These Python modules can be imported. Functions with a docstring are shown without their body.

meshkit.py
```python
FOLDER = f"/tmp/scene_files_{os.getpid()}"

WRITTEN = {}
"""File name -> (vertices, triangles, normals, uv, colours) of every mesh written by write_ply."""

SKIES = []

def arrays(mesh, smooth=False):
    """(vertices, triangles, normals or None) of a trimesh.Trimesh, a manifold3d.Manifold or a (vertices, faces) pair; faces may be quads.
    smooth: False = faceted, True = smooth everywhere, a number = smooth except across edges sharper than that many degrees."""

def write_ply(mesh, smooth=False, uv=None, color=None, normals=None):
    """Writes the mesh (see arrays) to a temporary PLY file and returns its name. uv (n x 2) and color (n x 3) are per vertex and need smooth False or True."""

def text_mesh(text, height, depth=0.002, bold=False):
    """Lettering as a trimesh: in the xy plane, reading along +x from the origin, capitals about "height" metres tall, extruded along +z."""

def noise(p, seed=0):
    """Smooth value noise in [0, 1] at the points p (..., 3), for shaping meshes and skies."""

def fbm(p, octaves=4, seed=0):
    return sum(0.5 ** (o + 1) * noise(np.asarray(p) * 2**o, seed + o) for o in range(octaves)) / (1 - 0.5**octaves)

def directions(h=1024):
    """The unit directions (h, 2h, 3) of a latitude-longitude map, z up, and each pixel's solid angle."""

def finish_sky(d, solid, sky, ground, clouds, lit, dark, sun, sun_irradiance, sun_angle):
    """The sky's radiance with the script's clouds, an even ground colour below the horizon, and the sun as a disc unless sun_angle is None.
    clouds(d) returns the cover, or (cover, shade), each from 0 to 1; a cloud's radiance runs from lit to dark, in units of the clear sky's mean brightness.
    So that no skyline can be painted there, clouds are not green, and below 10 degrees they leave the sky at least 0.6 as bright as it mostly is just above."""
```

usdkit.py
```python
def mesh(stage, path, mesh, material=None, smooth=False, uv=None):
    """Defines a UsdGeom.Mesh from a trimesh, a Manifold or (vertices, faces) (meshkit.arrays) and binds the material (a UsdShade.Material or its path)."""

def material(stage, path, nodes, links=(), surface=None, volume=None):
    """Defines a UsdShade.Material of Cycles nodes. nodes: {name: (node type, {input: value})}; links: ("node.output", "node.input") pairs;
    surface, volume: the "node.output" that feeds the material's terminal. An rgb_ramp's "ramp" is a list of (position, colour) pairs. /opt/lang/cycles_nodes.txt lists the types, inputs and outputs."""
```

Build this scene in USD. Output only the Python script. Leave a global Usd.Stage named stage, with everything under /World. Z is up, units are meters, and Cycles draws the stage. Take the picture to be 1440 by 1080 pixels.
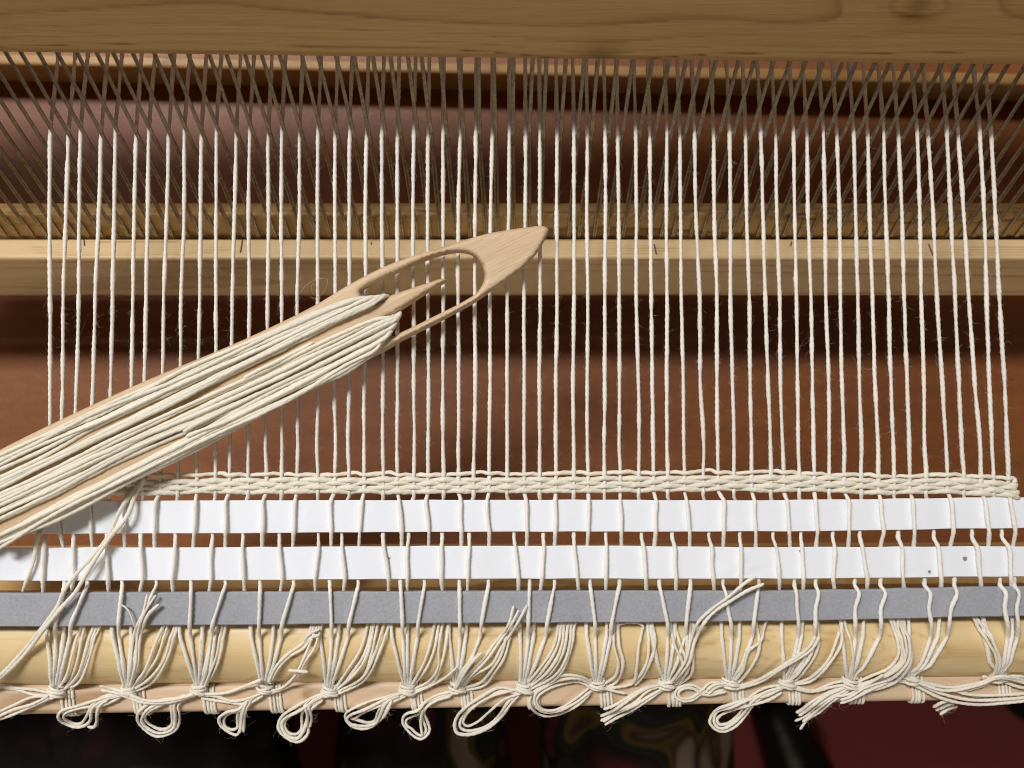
import math
import numpy as np, trimesh, usdkit, meshkit
from scipy.ndimage import gaussian_filter1d
from scipy.spatial import Delaunay, cKDTree
from shapely.geometry import Polygon, Point
import shapely
import manifold3d as mf
from pxr import Usd, UsdGeom, UsdLux, UsdShade, Gf, Sdf, Vt

stage = Usd.Stage.CreateInMemory()
UsdGeom.SetStageUpAxis(stage, 'Z')
UsdGeom.SetStageMetersPerUnit(stage, 1.0)
UsdGeom.Xform.Define(stage, '/World')
LK = '/World/Looks/'

# ------------------------------------------------------------------ camera, light
ZC = 0.311            # camera height over the table top; the camera looks straight down
F = 1088.0            # focal length in photograph pixels (1440 wide)
cam = UsdGeom.Camera.Define(stage, '/World/camera')
cam.AddTranslateOp().Set(Gf.Vec3d(0, 0, ZC))
cam.CreateHorizontalApertureAttr(36.0)
cam.CreateFocalLengthAttr(36.0 * F / 1440)
cam.CreateFStopAttr(11.5)
cam.CreateFocusDistanceAttr(0.216)
cam.CreateClippingRangeAttr(Gf.Vec2f(0.02, 50))
cam.CreateExposureAttr(0.0)

KEY_DIR = np.array([-0.42, 0.57, 1.0]); KEY_DIR /= np.linalg.norm(KEY_DIR)
KEY_POS = np.array([0.0, 0.0, 0.09]) + KEY_DIR * 1.25


def rect_light(name, pos, target, w, h, power, color):
    l = UsdLux.RectLight.Define(stage, '/World/' + name)
    l.CreateWidthAttr(w); l.CreateHeightAttr(h)
    l.CreateIntensityAttr(power); l.CreateColorAttr(Gf.Vec3f(*color))
    z = np.array(pos) - np.array(target); z /= np.linalg.norm(z)
    x = np.cross([0, 1.0, 0], z); x /= np.linalg.norm(x); y = np.cross(z, x)
    m = Gf.Matrix4d(*x, 0, *y, 0, *z, 0, *map(float, pos), 1)
    l.AddTransformOp().Set(m)
    return l


rect_light('ceiling_lamp', KEY_POS, [0, 0, 0.09], 0.46, 0.17, 66.0, (1.0, 0.985, 0.97))
rect_light('room_lamp', (0.15, -1.10, 1.07), [0, 0, 0.09], 0.6, 0.3, 6.8, (1.0, 0.84, 0.66))  # added fill from the weaver's side, brightens the rail fronts
rect_light('side_lamp', (-0.88, 0.74, 0.84), [-0.1, 0, 0.05], 0.45, 0.35, 6.0, (1.0, 0.90, 0.82))  # added light that gives the table's left part its sheen
dome = UsdLux.DomeLight.Define(stage, '/World/room_light')
usdkit.material(stage, LK + 'room', {'b': ('background_shader', {'color': (1.0, 0.93, 0.86), 'strength': 0.03})}, [], surface='b.background')
UsdShade.MaterialBindingAPI.Apply(dome.GetPrim()).Bind(UsdShade.Material.Get(stage, LK + 'room'))

# ------------------------------------------------------------------ helpers
used = {}


def numbered(parent, name):
    k = parent + '/' + name
    n = used.get(k, 0); used[k] = n + 1
    return k if n == 0 else f'{k}_{n:03d}'


def tag(o, label=None, cat=None, group=None, kind=None):
    p = o.GetPrim() if hasattr(o, 'GetPrim') else o
    for k, v in (('label', label), ('category', cat), ('group', group), ('kind', kind)):
        if v:
            p.SetCustomDataByKey(k, v)
    return o


def thing(name, label, cat, group=None, loc=None):
    x = UsdGeom.Xform.Define(stage, numbered('/World', name))
    return tag(x, label, cat, group)


def path_of(parent):
    return '/World' if parent is None else str(parent.GetPrim().GetPath())


def obj(name, mesh, mat, parent=None, smooth=True, tone=None):
    m = usdkit.mesh(stage, numbered(path_of(parent), name), mesh, LK + mat, smooth=smooth)
    if tone is not None:
        UsdGeom.PrimvarsAPI(m).CreatePrimvar('tone', Sdf.ValueTypeNames.FloatArray, 'vertex').Set(Vt.FloatArray.FromNumpy(np.asarray(tone, np.float32)))
    return m


def P(px, py, z):
    """The point of the horizontal plane z that the photograph shows at (px, py)."""
    d = ZC - z
    return np.array([(px - 720) / F * d, (540 - py) / F * d, z])


def catmull(p, step):
    p = np.asarray(p, float)
    if len(p) == 2:
        n = max(2, int(np.linalg.norm(p[1] - p[0]) / step) + 1)
        return p[0] + (p[1] - p[0]) * np.linspace(0, 1, n)[:, None]
    a = np.vstack([2 * p[0] - p[1], p, 2 * p[-1] - p[-2]])
    d = np.maximum(np.sqrt(np.linalg.norm(np.diff(a, axis=0), axis=1)), 1e-9)
    out = []
    for i in range(1, len(a) - 2):
        t0, t1, t2, t3 = 0, d[i - 1], d[i - 1] + d[i], d[i - 1] + d[i] + d[i + 1]
        n = max(3, int(d[i] ** 2 / step * 2))
        t = np.linspace(t1, t2, n, endpoint=False)[:, None]
        A1 = (t1 - t) / (t1 - t0) * a[i - 1] + (t - t0) / (t1 - t0) * a[i]
        A2 = (t2 - t) / (t2 - t1) * a[i] + (t - t1) / (t2 - t1) * a[i + 1]
        A3 = (t3 - t) / (t3 - t2) * a[i + 1] + (t - t2) / (t3 - t2) * a[i + 2]
        B1 = (t2 - t) / (t2 - t0) * A1 + (t - t0) / (t2 - t0) * A2
        B2 = (t3 - t) / (t3 - t1) * A2 + (t - t1) / (t3 - t1) * A3
        out.append((t2 - t) / (t2 - t1) * B1 + (t - t1) / (t2 - t1) * B2)
    q = np.vstack(out + [p[-1:]])
    s = np.concatenate([[0], np.cumsum(np.linalg.norm(np.diff(q, axis=0), axis=1))])
    n = max(3, int(s[-1] / step) + 1)
    u = np.linspace(0, s[-1], n)
    return np.stack([np.interp(u, s, q[:, k]) for k in range(q.shape[1])], 1)


def yarn(pts, r, seed, ds=0.0005, sides=8, pitch=0.0036, depth=0.08, ref=(0, 0, 1), splined=False, closed=False):
    """A twisted two-ply yarn along the points, as (vertices, faces)."""
    q = np.asarray(pts, float) if splined else catmull(pts, ds)
    n = len(q)
    rng = np.random.default_rng(seed)
    s = np.concatenate([[0], np.cumsum(np.linalg.norm(np.diff(q, axis=0), axis=1))])
    o = rng.random(3) * 100
    line = lambda k, f: meshkit.noise(np.stack([s * f + o[k % 3], np.full(n, 3.7 * k + o[0]), np.zeros(n)], 1), seed % 997) - 0.5
    q = q + np.stack([line(1, 180), line(2, 180), line(3, 180)], 1) * r * 0.22
    t = np.gradient(q, axis=0); t /= np.linalg.norm(t, axis=1, keepdims=True) + 1e-12
    a = np.cross(t, np.array(ref, float)); a /= np.linalg.norm(a, axis=1, keepdims=True) + 1e-9
    b = np.cross(a, t)
    th = np.arange(sides) * 2 * np.pi / sides
    ph = s / pitch * 2 * np.pi + rng.random() * 6.3 + line(5, 90) * 2.2
    rad = r * (1 + 0.46 * line(4, 260) + 0.12 * line(6, 900))[:, None] * (1 - depth * 0.5 + depth * np.cos(2 * (th[None, :] - ph[:, None])))
    end = np.minimum(1, 0.55 + np.minimum(s, s[-1] - s) / (r * 0.8) * 0.45)
    rad = rad * end[:, None]
    v = q[:, None] + rad[..., None] * (np.cos(th)[None, :, None] * a[:, None] + np.sin(th)[None, :, None] * b[:, None])
    v = v.reshape(-1, 3)
    i, j = np.meshgrid(np.arange(n - 1), np.arange(sides), indexing='ij')
    k = (j + 1) % sides
    f = np.stack([i * sides + j, i * sides + k, (i + 1) * sides + k, (i + 1) * sides + j], -1).reshape(-1, 4)
    f = np.vstack([f[:, [0, 2, 1]], f[:, [0, 3, 2]]])
    v = np.vstack([v, q[:1], q[-1:]])
    jj = np.arange(sides)
    f = np.vstack([f, np.stack([np.full(sides, n * sides), jj, (jj + 1) % sides], 1),
                   np.stack([np.full(sides, n * sides + 1), (n - 1) * sides + (jj + 1) % sides, (n - 1) * sides + jj], 1)])
    return v, f


def join(parts):
    v, f, n = [], [], 0
    for a, b in parts:
        v.append(a); f.append(np.asarray(b) + n); n += len(a)
    return np.vstack(v), np.vstack(f)


def fuzz(parent, q, r, count, seed, length=0.0008, mat='fibre'):
    """Loose fibres standing off a yarn: one part nobody could count."""
    rng = np.random.default_rng(seed)
    q = np.asarray(q)
    at = rng.integers(1, len(q) - 1, count)
    t = q[at + 1] - q[at - 1]; t /= np.linalg.norm(t, axis=1, keepdims=True) + 1e-12
    d = rng.normal(size=(count, 3)); d -= (d * t).sum(1, keepdims=True) * t
    d /= np.linalg.norm(d, axis=1, keepdims=True)
    L = np.minimum(length * rng.gamma(2.0, 0.5, count), length * 2.2)[:, None]
    bend = rng.normal(size=(count, 3)) * 0.35
    p0 = q[at] + d * r * 0.8
    dirn = d * 0.75 + t * rng.normal(size=(count, 1)) * 0.8
    pts = np.stack([p0, p0 + dirn * L * 0.4, p0 + (dirn + bend * 0.5) * L * 0.75, p0 + (dirn * 0.8 + bend) * L], 1)
    c = UsdGeom.BasisCurves.Define(stage, numbered(path_of(parent), 'loose_fibres'))
    c.CreateTypeAttr('linear')
    c.CreateCurveVertexCountsAttr(Vt.IntArray([4] * count))
    c.CreatePointsAttr(Vt.Vec3fArray.FromNumpy(pts.reshape(-1, 3).astype(np.float32)))
    w = np.tile([0.000034, 0.00003, 0.000024, 0.000014], count) * np.repeat(rng.uniform(0.7, 1.3, count), 4)
    c.CreateWidthsAttr(Vt.FloatArray.FromNumpy(w.astype(np.float32)))
    c.SetWidthsInterpolation('vertex')
    UsdShade.MaterialBindingAPI.Apply(c.GetPrim()).Bind(UsdShade.Material.Get(stage, LK + mat))
    tag(c, kind='stuff')


def rounded(w, h, r, step=0.0006, n=5):
    """Outline of a rounded rectangle centred on 0, counter-clockwise."""
    pts = []
    for cx, cy, a0 in ((w / 2 - r, h / 2 - r, 0), (-w / 2 + r, h / 2 - r, 90), (-w / 2 + r, -h / 2 + r, 180), (w / 2 - r, -h / 2 + r, 270)):
        a = np.radians(a0 + np.linspace(0, 90, n))
        pts.append(np.stack([cx + r * np.cos(a), cy + r * np.sin(a)], 1))
    p = np.vstack(pts)
    out = []
    for i in range(len(p)):
        a, b = p[i], p[(i + 1) % len(p)]
        k = max(1, int(np.linalg.norm(b - a) / step))
        out.append(a + (b - a) * (np.arange(k) / k)[:, None])
    return np.vstack(out)


def wood_tone(s, u, v, pith, ring, seed, knots=(), wob=0.0035, long_f=9.0):
    """How dark the grain is at (s along, u, v across): growth rings round a wandering pith, bent round the knots."""
    def n(f, k):
        return meshkit.fbm(np.stack([s * f + 11.3 * k, u * 25 + seed, v * 25 + k], -1), 3, seed) - 0.5
    uu, vv = u - pith[0] + n(long_f, 1) * wob * 2, v - pith[1] + n(long_f, 2) * wob * 2
    R = np.sqrt(uu ** 2 + vv ** 2)
    dark = 0
    for ks, ku, size, push in knots:
        d2 = ((s - ks) / (size * 3.2)) ** 2 + ((u - ku) / size) ** 2
        R = R + push * np.exp(-d2)
        dark = dark + np.exp(-(((s - ks) / (size * 0.75)) ** 2 + ((u - ku) / (size * 0.75)) ** 2)) * 0.55
    t = R / ring + 0.25 * n(30, 3)
    fr = t - np.floor(t)
    amp = 0.55 + 0.9 * (meshkit.noise(np.stack([np.floor(t) * 7.7, s * 3, s * 0 + seed], -1), seed) - 0.5)
    late = np.clip((fr - 0.45) / 0.5, 0, 1) ** 2.2 * np.clip((1 - fr) / 0.06, 0, 1)
    broad = meshkit.fbm(np.stack([s * 5, u * 160, v * 160 + seed], -1), 3, seed + 5) - 0.5
    fibre = meshkit.fbm(np.stack([s * 60, u * 2600, v * 2600], -1), 2, seed + 9) - 0.5
    return np.clip(0.20 + late * 1.0 * amp + broad * 0.35 + fibre * 0.22 + dark, 0, 1)


def rail(A, B, prof, U, V, tone_args, nstep=0.0009, sag=0.0, seed=0):
    """A length of timber from A to B with the given outline (u along U, v along V)."""
    A, B, U, V = map(lambda x: np.array(x, float), (A, B, U, V))
    L = np.linalg.norm(B - A)
    nx = int(L / nstep)
    k = len(prof)
    s = np.linspace(0, L, nx)
    S, _ = np.meshgrid(s, np.arange(k), indexing='ij')
    Uc, Vc = np.broadcast_to(prof[:, 0], (nx, k)), np.broadcast_to(prof[:, 1], (nx, k))
    wv = (meshkit.fbm(np.stack([S * 14, Uc * 60, Vc * 60], -1), 3, seed + 31) - 0.5) * 0.0004
    v = A + (B - A) * (S / L)[..., None] + (Uc * (1 + wv * 60))[..., None] * U + (Vc + wv)[..., None] * V
    i, j = np.meshgrid(np.arange(nx - 1), np.arange(k), indexing='ij')
    jn = (j + 1) % k
    f = np.stack([i * k + j, i * k + jn, (i + 1) * k + jn, (i + 1) * k + j], -1).reshape(-1, 4)
    flip = np.dot(np.cross(U, V), B - A) < 0
    f = np.vstack([f[:, [0, 2, 1]], f[:, [0, 3, 2]]])
    jj = np.arange(k)
    caps = np.vstack([np.stack([np.full(k, nx * k), jj, (jj + 1) % k], 1), np.stack([np.full(k, nx * k + 1), (nx - 1) * k + (jj + 1) % k, (nx - 1) * k + jj], 1)])
    f = np.vstack([f, caps])
    if not flip:
        f = f[:, ::-1]
    tone = wood_tone(S.ravel(), Uc.ravel(), Vc.ravel(), **tone_args)
    v = np.vstack([v.reshape(-1, 3), A[None], B[None]])
    m = trimesh.Trimesh(v, f, process=False)
    if m.volume < 0:
        f = f[:, ::-1]
    return (v, f), np.concatenate([tone, [0.4, 0.4]])


# ------------------------------------------------------------------ materials
def wood(name, light, mid, dark, rough=0.5, rot=0.0, fine=1.0, bump=0.25, spec=0.4):
    usdkit.material(stage, LK + name, {
        'a': ('attribute', {'attribute': 'tone'}),
        'g': ('geometry', {}),
        'vr': ('vector_rotate', {'rotate_type': 'z_axis', 'angle': rot}),
        'm': ('mapping', {'scale': (70, 1500, 1500)}),
        'nz': ('noise_texture', {'scale': 1.0, 'detail': 4.0, 'roughness': 0.6}),
        'm2': ('mapping', {'scale': (9, 60, 60)}),
        'n2': ('noise_texture', {'scale': 1.0, 'detail': 2.0}),
        's': ('math', {'math_type': 'multiply_add', 'value2': 0.30 * fine, 'value3': -0.15 * fine}),
        's2': ('math', {'math_type': 'multiply_add', 'value2': 0.35, 'value3': -0.175}),
        't': ('math', {'math_type': 'add'}), 't2': ('math', {'math_type': 'add', 'use_clamp': True}),
        'r': ('rgb_ramp', {'ramp': [(0.0, light), (0.45, mid), (1.0, dark)]}),
        'b': ('bump', {'strength': bump, 'distance': 0.0003}),
        'p': ('principled_bsdf', {'roughness': rough, 'specular_ior_level': spec}),
    }, [('g.position', 'vr.vector'), ('vr.vector', 'm.vector'), ('m.vector', 'nz.vector'), ('vr.vector', 'm2.vector'), ('m2.vector', 'n2.vector'), ('nz.fac', 's.value1'), ('n2.fac', 's2.value1'),
        ('a.fac', 't.value1'), ('s.value', 't.value2'), ('t.value', 't2.value1'), ('s2.value', 't2.value2'),
        ('t2.value', 'r.fac'), ('r.color', 'p.base_color'), ('nz.fac', 'b.height'), ('b.normal', 'p.normal')], surface='p.BSDF')


wood('pine', (0.55, 0.355, 0.145), (0.46, 0.285, 0.105), (0.20, 0.098, 0.028), 0.48)
wood('pine_shaded', (0.40, 0.225, 0.078), (0.31, 0.17, 0.054), (0.14, 0.065, 0.018), 0.5)  # pine darkened for the back rail, its shade put into the colour
wood('pine_pale', (0.66, 0.49, 0.28), (0.60, 0.425, 0.22), (0.36, 0.22, 0.09), 0.5)
wood('pine_dowel', (0.71, 0.555, 0.31), (0.65, 0.485, 0.245), (0.44, 0.285, 0.115), 0.42)
wood('beech', (0.66, 0.50, 0.345), (0.59, 0.43, 0.28), (0.40, 0.255, 0.145), 0.5)
AX = math.atan2(0.443, 0.8965)
wood('shuttle_wood', (0.63, 0.465, 0.30), (0.53, 0.375, 0.225), (0.27, 0.165, 0.085), 0.55, rot=-AX, fine=3.4, bump=0.5)


def cotton(name, c1, c2, rough=0.9):
    usdkit.material(stage, LK + name, {
        'g': ('geometry', {}), 'o': ('object_info', {}),
        'n': ('noise_texture', {'scale': 420.0, 'detail': 3.0}),
        'nf': ('noise_texture', {'scale': 5200.0, 'detail': 2.0}),
        'r': ('rgb_ramp', {'ramp': [(0.25, c2), (0.75, c1)]}),
        'h': ('hsv', {}), 'v': ('math', {'math_type': 'multiply_add', 'value2': 0.10, 'value3': 0.95}),
        'b': ('bump', {'strength': 0.5, 'distance': 0.0002}),
        'p': ('principled_bsdf', {'roughness': rough, 'specular_ior_level': 0.15, 'sheen_weight': 0.25, 'sheen_roughness': 0.5, 'subsurface_weight': 0.25,
                                  'subsurface_radius': (1.0, 0.9, 0.75), 'subsurface_scale': 0.0006}),
    }, [('g.position', 'n.vector'), ('g.position', 'nf.vector'), ('n.fac', 'r.fac'), ('r.color', 'h.color'), ('o.random', 'v.value1'), ('v.value', 'h.value'),
        ('h.color', 'p.base_color'), ('nf.fac', 'b.height'), ('b.normal', 'p.normal')], surface='p.BSDF')


cotton('warp_cotton', (0.88, 0.84, 0.75), (0.83, 0.78, 0.68))
cotton('weft_cotton', (0.86, 0.80, 0.66), (0.80, 0.735, 0.58))
cotton('tail_cotton', (0.87, 0.81, 0.69), (0.81, 0.74, 0.60))
usdkit.material(stage, LK + 'fibre', {'p': ('principled_bsdf', {'base_color': (0.8, 0.76, 0.68), 'roughness': 0.8, 'alpha': 0.5})}, [], surface='p.BSDF')
usdkit.material(stage, LK + 'hair', {'p': ('principled_bsdf', {'base_color': (0.42, 0.3, 0.2), 'roughness': 0.5})}, [], surface='p.BSDF')

usdkit.material(stage, LK + 'steel', {
    'g': ('geometry', {}), 'n': ('noise_texture', {'scale': 900.0, 'detail': 3.0}), 'o': ('object_info', {}),
    'r': ('rgb_ramp', {'ramp': [(0.3, (0.25, 0.205, 0.145)), (0.7, (0.46, 0.385, 0.285))]}),
    'p': ('principled_bsdf', {'metallic': 0.8, 'roughness': 0.30})},
    [('g.position', 'n.vector'), ('n.fac', 'r.fac'), ('r.color', 'p.base_color')], surface='p.BSDF')

usdkit.material(stage, LK + 'paper', {
    'g': ('geometry', {}), 'n': ('noise_texture', {'scale': 1500.0, 'detail': 3.0}),
    'r': ('rgb_ramp', {'ramp': [(0.3, (0.775, 0.80, 0.855)), (0.7, (0.80, 0.825, 0.88))]}),
    'b': ('bump', {'strength': 0.12, 'distance': 0.0001}),
    'p': ('principled_bsdf', {'roughness': 0.75, 'specular_ior_level': 0.3})},
    [('g.position', 'n.vector'), ('n.fac', 'r.fac'), ('r.color', 'p.base_color'), ('n.fac', 'b.height'), ('b.normal', 'p.normal')], surface='p.BSDF')
usdkit.material(stage, LK + 'card', {
    'g': ('geometry', {}), 'n': ('noise_texture', {'scale': 1300.0, 'detail': 4.0, 'roughness': 0.75}), 'n2': ('noise_texture', {'scale': 60.0, 'detail': 2.0}),
    'mx': ('math', {'math_type': 'multiply_add', 'value2': 0.4, 'value3': -0.2}), 'ad': ('math', {'math_type': 'add'}),
    'r': ('rgb_ramp', {'ramp': [(0.2, (0.25, 0.258, 0.285)), (0.5, (0.328, 0.336, 0.368)), (0.85, (0.415, 0.422, 0.455))]}),
    'b': ('bump', {'strength': 0.35, 'distance': 0.0002}),
    'p': ('principled_bsdf', {'roughness': 0.85, 'specular_ior_level': 0.2})},
    [('g.position', 'n.vector'), ('g.position', 'n2.vector'), ('n2.fac', 'mx.value1'), ('n.fac', 'ad.value1'), ('mx.value', 'ad.value2'), ('ad.value', 'r.fac'),
     ('r.color', 'p.base_color'), ('n.fac', 'b.height'), ('b.normal', 'p.normal')], surface='p.BSDF')
usdkit.material(stage, LK + 'stain', {'p': ('principled_bsdf', {'base_color': (0.30, 0.22, 0.20), 'roughness': 0.8})}, [], surface='p.BSDF')
usdkit.material(stage, LK + 'pencil', {'p': ('principled_bsdf', {'base_color': (0.07, 0.06, 0.05), 'roughness': 0.6})}, [], surface='p.BSDF')

usdkit.material(stage, LK + 'table_top', {
    'g': ('geometry', {}), 'm': ('mapping', {'scale': (14, 90, 90)}),
    'n': ('noise_texture', {'scale': 1.0, 'detail': 5.0, 'roughness': 0.6, 'distortion': 0.6}),
    'nf': ('noise_texture', {'scale': 700.0, 'detail': 3.0}),
    'mx': ('math', {'math_type': 'multiply_add', 'value2': 0.35, 'value3': -0.17}), 'ad': ('math', {'math_type': 'add'}),
    'r': ('rgb_ramp', {'ramp': [(0.2, (0.155, 0.050, 0.013)), (0.5, (0.212, 0.070, 0.0175)), (0.8, (0.265, 0.094, 0.026))]}),
    'rr': ('map_range', {'from_min': 0.2, 'from_max': 0.8, 'to_min': 0.47, 'to_max': 0.60}),
    'b': ('bump', {'strength': 0.25, 'distance': 0.0003}),
    'p': ('principled_bsdf', {'specular_ior_level': 0.5})},
    [('g.position', 'm.vector'), ('m.vector', 'n.vector'), ('g.position', 'nf.vector'), ('nf.fac', 'mx.value1'), ('n.fac', 'ad.value1'), ('mx.value', 'ad.value2'),
     ('ad.value', 'r.fac'), ('r.color', 'p.base_color'), ('nf.fac', 'rr.value'), ('rr.result', 'p.roughness'), ('nf.fac', 'b.height'), ('b.normal', 'p.normal')], surface='p.BSDF')
usdkit.material(stage, LK + 'carpet', {
    'g': ('geometry', {}), 'n': ('noise_texture', {'scale': 500.0, 'detail': 3.0}),
    'r': ('rgb_ramp', {'ramp': [(0.3, (0.36, 0.085, 0.088)), (0.7, (0.50, 0.125, 0.125))]}),
    'b': ('bump', {'strength': 0.6, 'distance': 0.002}),
    'p': ('principled_bsdf', {'roughness': 0.95, 'specular_ior_level': 0.1})},
    [('g.position', 'n.vector'), ('n.fac', 'r.fac'), ('r.color', 'p.base_color'), ('n.fac', 'b.height'), ('b.normal', 'p.normal')], surface='p.BSDF')
usdkit.material(stage, LK + 'floral', {
    'g': ('geometry', {}), 'n': ('noise_texture', {'scale': 9.0, 'detail': 2.0}), 'ds': ('vector_math', {'math_type': 'multiply_add', 'vector2': (0.05, 0.05, 0.05)}),
    'v': ('noise_texture', {'scale': 19.0, 'detail': 1.0, 'distortion': 0.7}), 'sc': ('separate_color', {}),
    'r': ('rgb_ramp', {'ramp': [(0.0, (0.111, 0.033, 0.044)), (0.33, (0.144, 0.031, 0.044)), (0.40, (0.033, 0.022, 0.024)), (0.47, (0.022, 0.020, 0.020)), (0.50, (0.044, 0.035, 0.038)), (0.53, (0.024, 0.033, 0.024)), (0.57, (0.028, 0.029, 0.022)), (0.60, (0.166, 0.111, 0.033)), (0.64, (0.066, 0.033, 0.028)), (0.69, (0.309, 0.243, 0.188)), (1.0, (0.221, 0.155, 0.133))]}),
    'sx': ('separate_xyz', {}), 'mr': ('map_range', {'from_min': -0.17, 'from_max': -0.03, 'to_min': 0.12, 'to_max': 1.0, 'clamp': True}),  # dims the print towards the left, shade put into the cloth colour
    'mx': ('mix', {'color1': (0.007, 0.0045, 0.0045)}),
    'p': ('principled_bsdf', {'roughness': 0.75, 'specular_ior_level': 0.15})},
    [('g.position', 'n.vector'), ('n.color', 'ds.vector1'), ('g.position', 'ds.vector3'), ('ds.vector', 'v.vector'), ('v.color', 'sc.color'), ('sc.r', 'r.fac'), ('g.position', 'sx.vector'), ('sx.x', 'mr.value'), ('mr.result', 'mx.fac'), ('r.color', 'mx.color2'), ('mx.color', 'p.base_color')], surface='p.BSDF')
usdkit.material(stage, LK + 'black_leather', {'g': ('geometry', {}), 'n': ('noise_texture', {'scale': 90.0, 'detail': 3.0}), 'b': ('bump', {'strength': 0.3, 'distance': 0.002}),
    'p': ('principled_bsdf', {'base_color': (0.014, 0.012, 0.012), 'roughness': 0.35})}, [('g.position', 'n.vector'), ('n.fac', 'b.height'), ('b.normal', 'p.normal')], surface='p.BSDF')
usdkit.material(stage, LK + 'dark_cloth', {'g': ('geometry', {}), 'n': ('noise_texture', {'scale': 300.0}), 'r': ('rgb_ramp', {'ramp': [(0.3, (0.006, 0.010, 0.009)), (0.7, (0.010, 0.016, 0.014))]}),
    'p': ('principled_bsdf', {'roughness': 0.9})}, [('g.position', 'n.vector'), ('n.fac', 'r.fac'), ('r.color', 'p.base_color')], surface='p.BSDF')

# ------------------------------------------------------------------ setting: carpet, table
ZW = 0.094            # the warp's height over the table top
fl = trimesh.creation.box([6, 6, 0.02]); fl.apply_translation([0, 0, -0.68])
tag(obj('carpet', fl, 'carpet', smooth=False), 'dark red carpet below the loom', kind='structure')


def bevelled_box(lo, hi, r):
    lo, hi = np.array(lo), np.array(hi)
    c = [mf.Manifold.sphere(r, 16).translate([x, y, z]) for x in (lo[0] + r, hi[0] - r) for y in (lo[1] + r, hi[1] - r) for z in (lo[2] + r, hi[2] - r)]
    return mf.Manifold.batch_hull(c)


table = thing('table', 'reddish brown polished table under the loom', 'table')
obj('table_top', bevelled_box([-0.8, -0.104, -0.021], [0.8, 0.75, 0.009], 0.004), 'table_top', table, smooth=35)
for sx in (-0.74, 0.74):
    for sy in (-0.06, 0.69):
        obj('leg', bevelled_box([sx - 0.03, sy - 0.03, -0.669], [sx + 0.03, sy + 0.03, -0.022], 0.004), 'table_top', table, smooth=35)

# ------------------------------------------------------------------ loom frame
loom = thing('loom', 'pale pine loom frame carrying the round front roller', 'loom')
D0, D1 = P(-140, 960, 0.079), P(1580, 947, 0.079)
RD = 0.0135
D0[1] += RD; D1[1] += RD
th = np.linspace(0, 2 * np.pi, 96, endpoint=False)
m, t = rail(D0, D1, np.stack([RD * np.cos(th), RD * np.sin(th)], 1), (0, 1, 0), (0, 0, 1), dict(pith=(0.004, -0.03), ring=0.0011, seed=4, knots=[(0.275, 0.0, 0.006, 0.004)], wob=0.004))
obj('cloth_roller', m, 'pine_dowel', loom, tone=t)
m, t = rail((-0.26, -0.0765, 0.046), (0.26, -0.0745, 0.046), rounded(0.036, 0.032, 0.003), (0, 1, 0), (0, 0, 1), dict(pith=(0.01, -0.02), ring=0.0022, seed=8, knots=[(0.21, 0.012, 0.006, 0.004), (0.36, 0.01, 0.004, 0.004)]))
obj('front_beam', m, 'pine', loom, tone=t)
# back rail lies on the table behind the heddle
B0, B1 = P(-140, 113, 0.009), P(1580, 147, 0.009)
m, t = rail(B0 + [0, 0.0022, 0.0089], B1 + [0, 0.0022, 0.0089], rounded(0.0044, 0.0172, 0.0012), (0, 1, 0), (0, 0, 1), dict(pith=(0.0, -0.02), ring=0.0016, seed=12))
obj('back_rail', m, 'pine_shaded', loom, tone=t)
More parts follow.
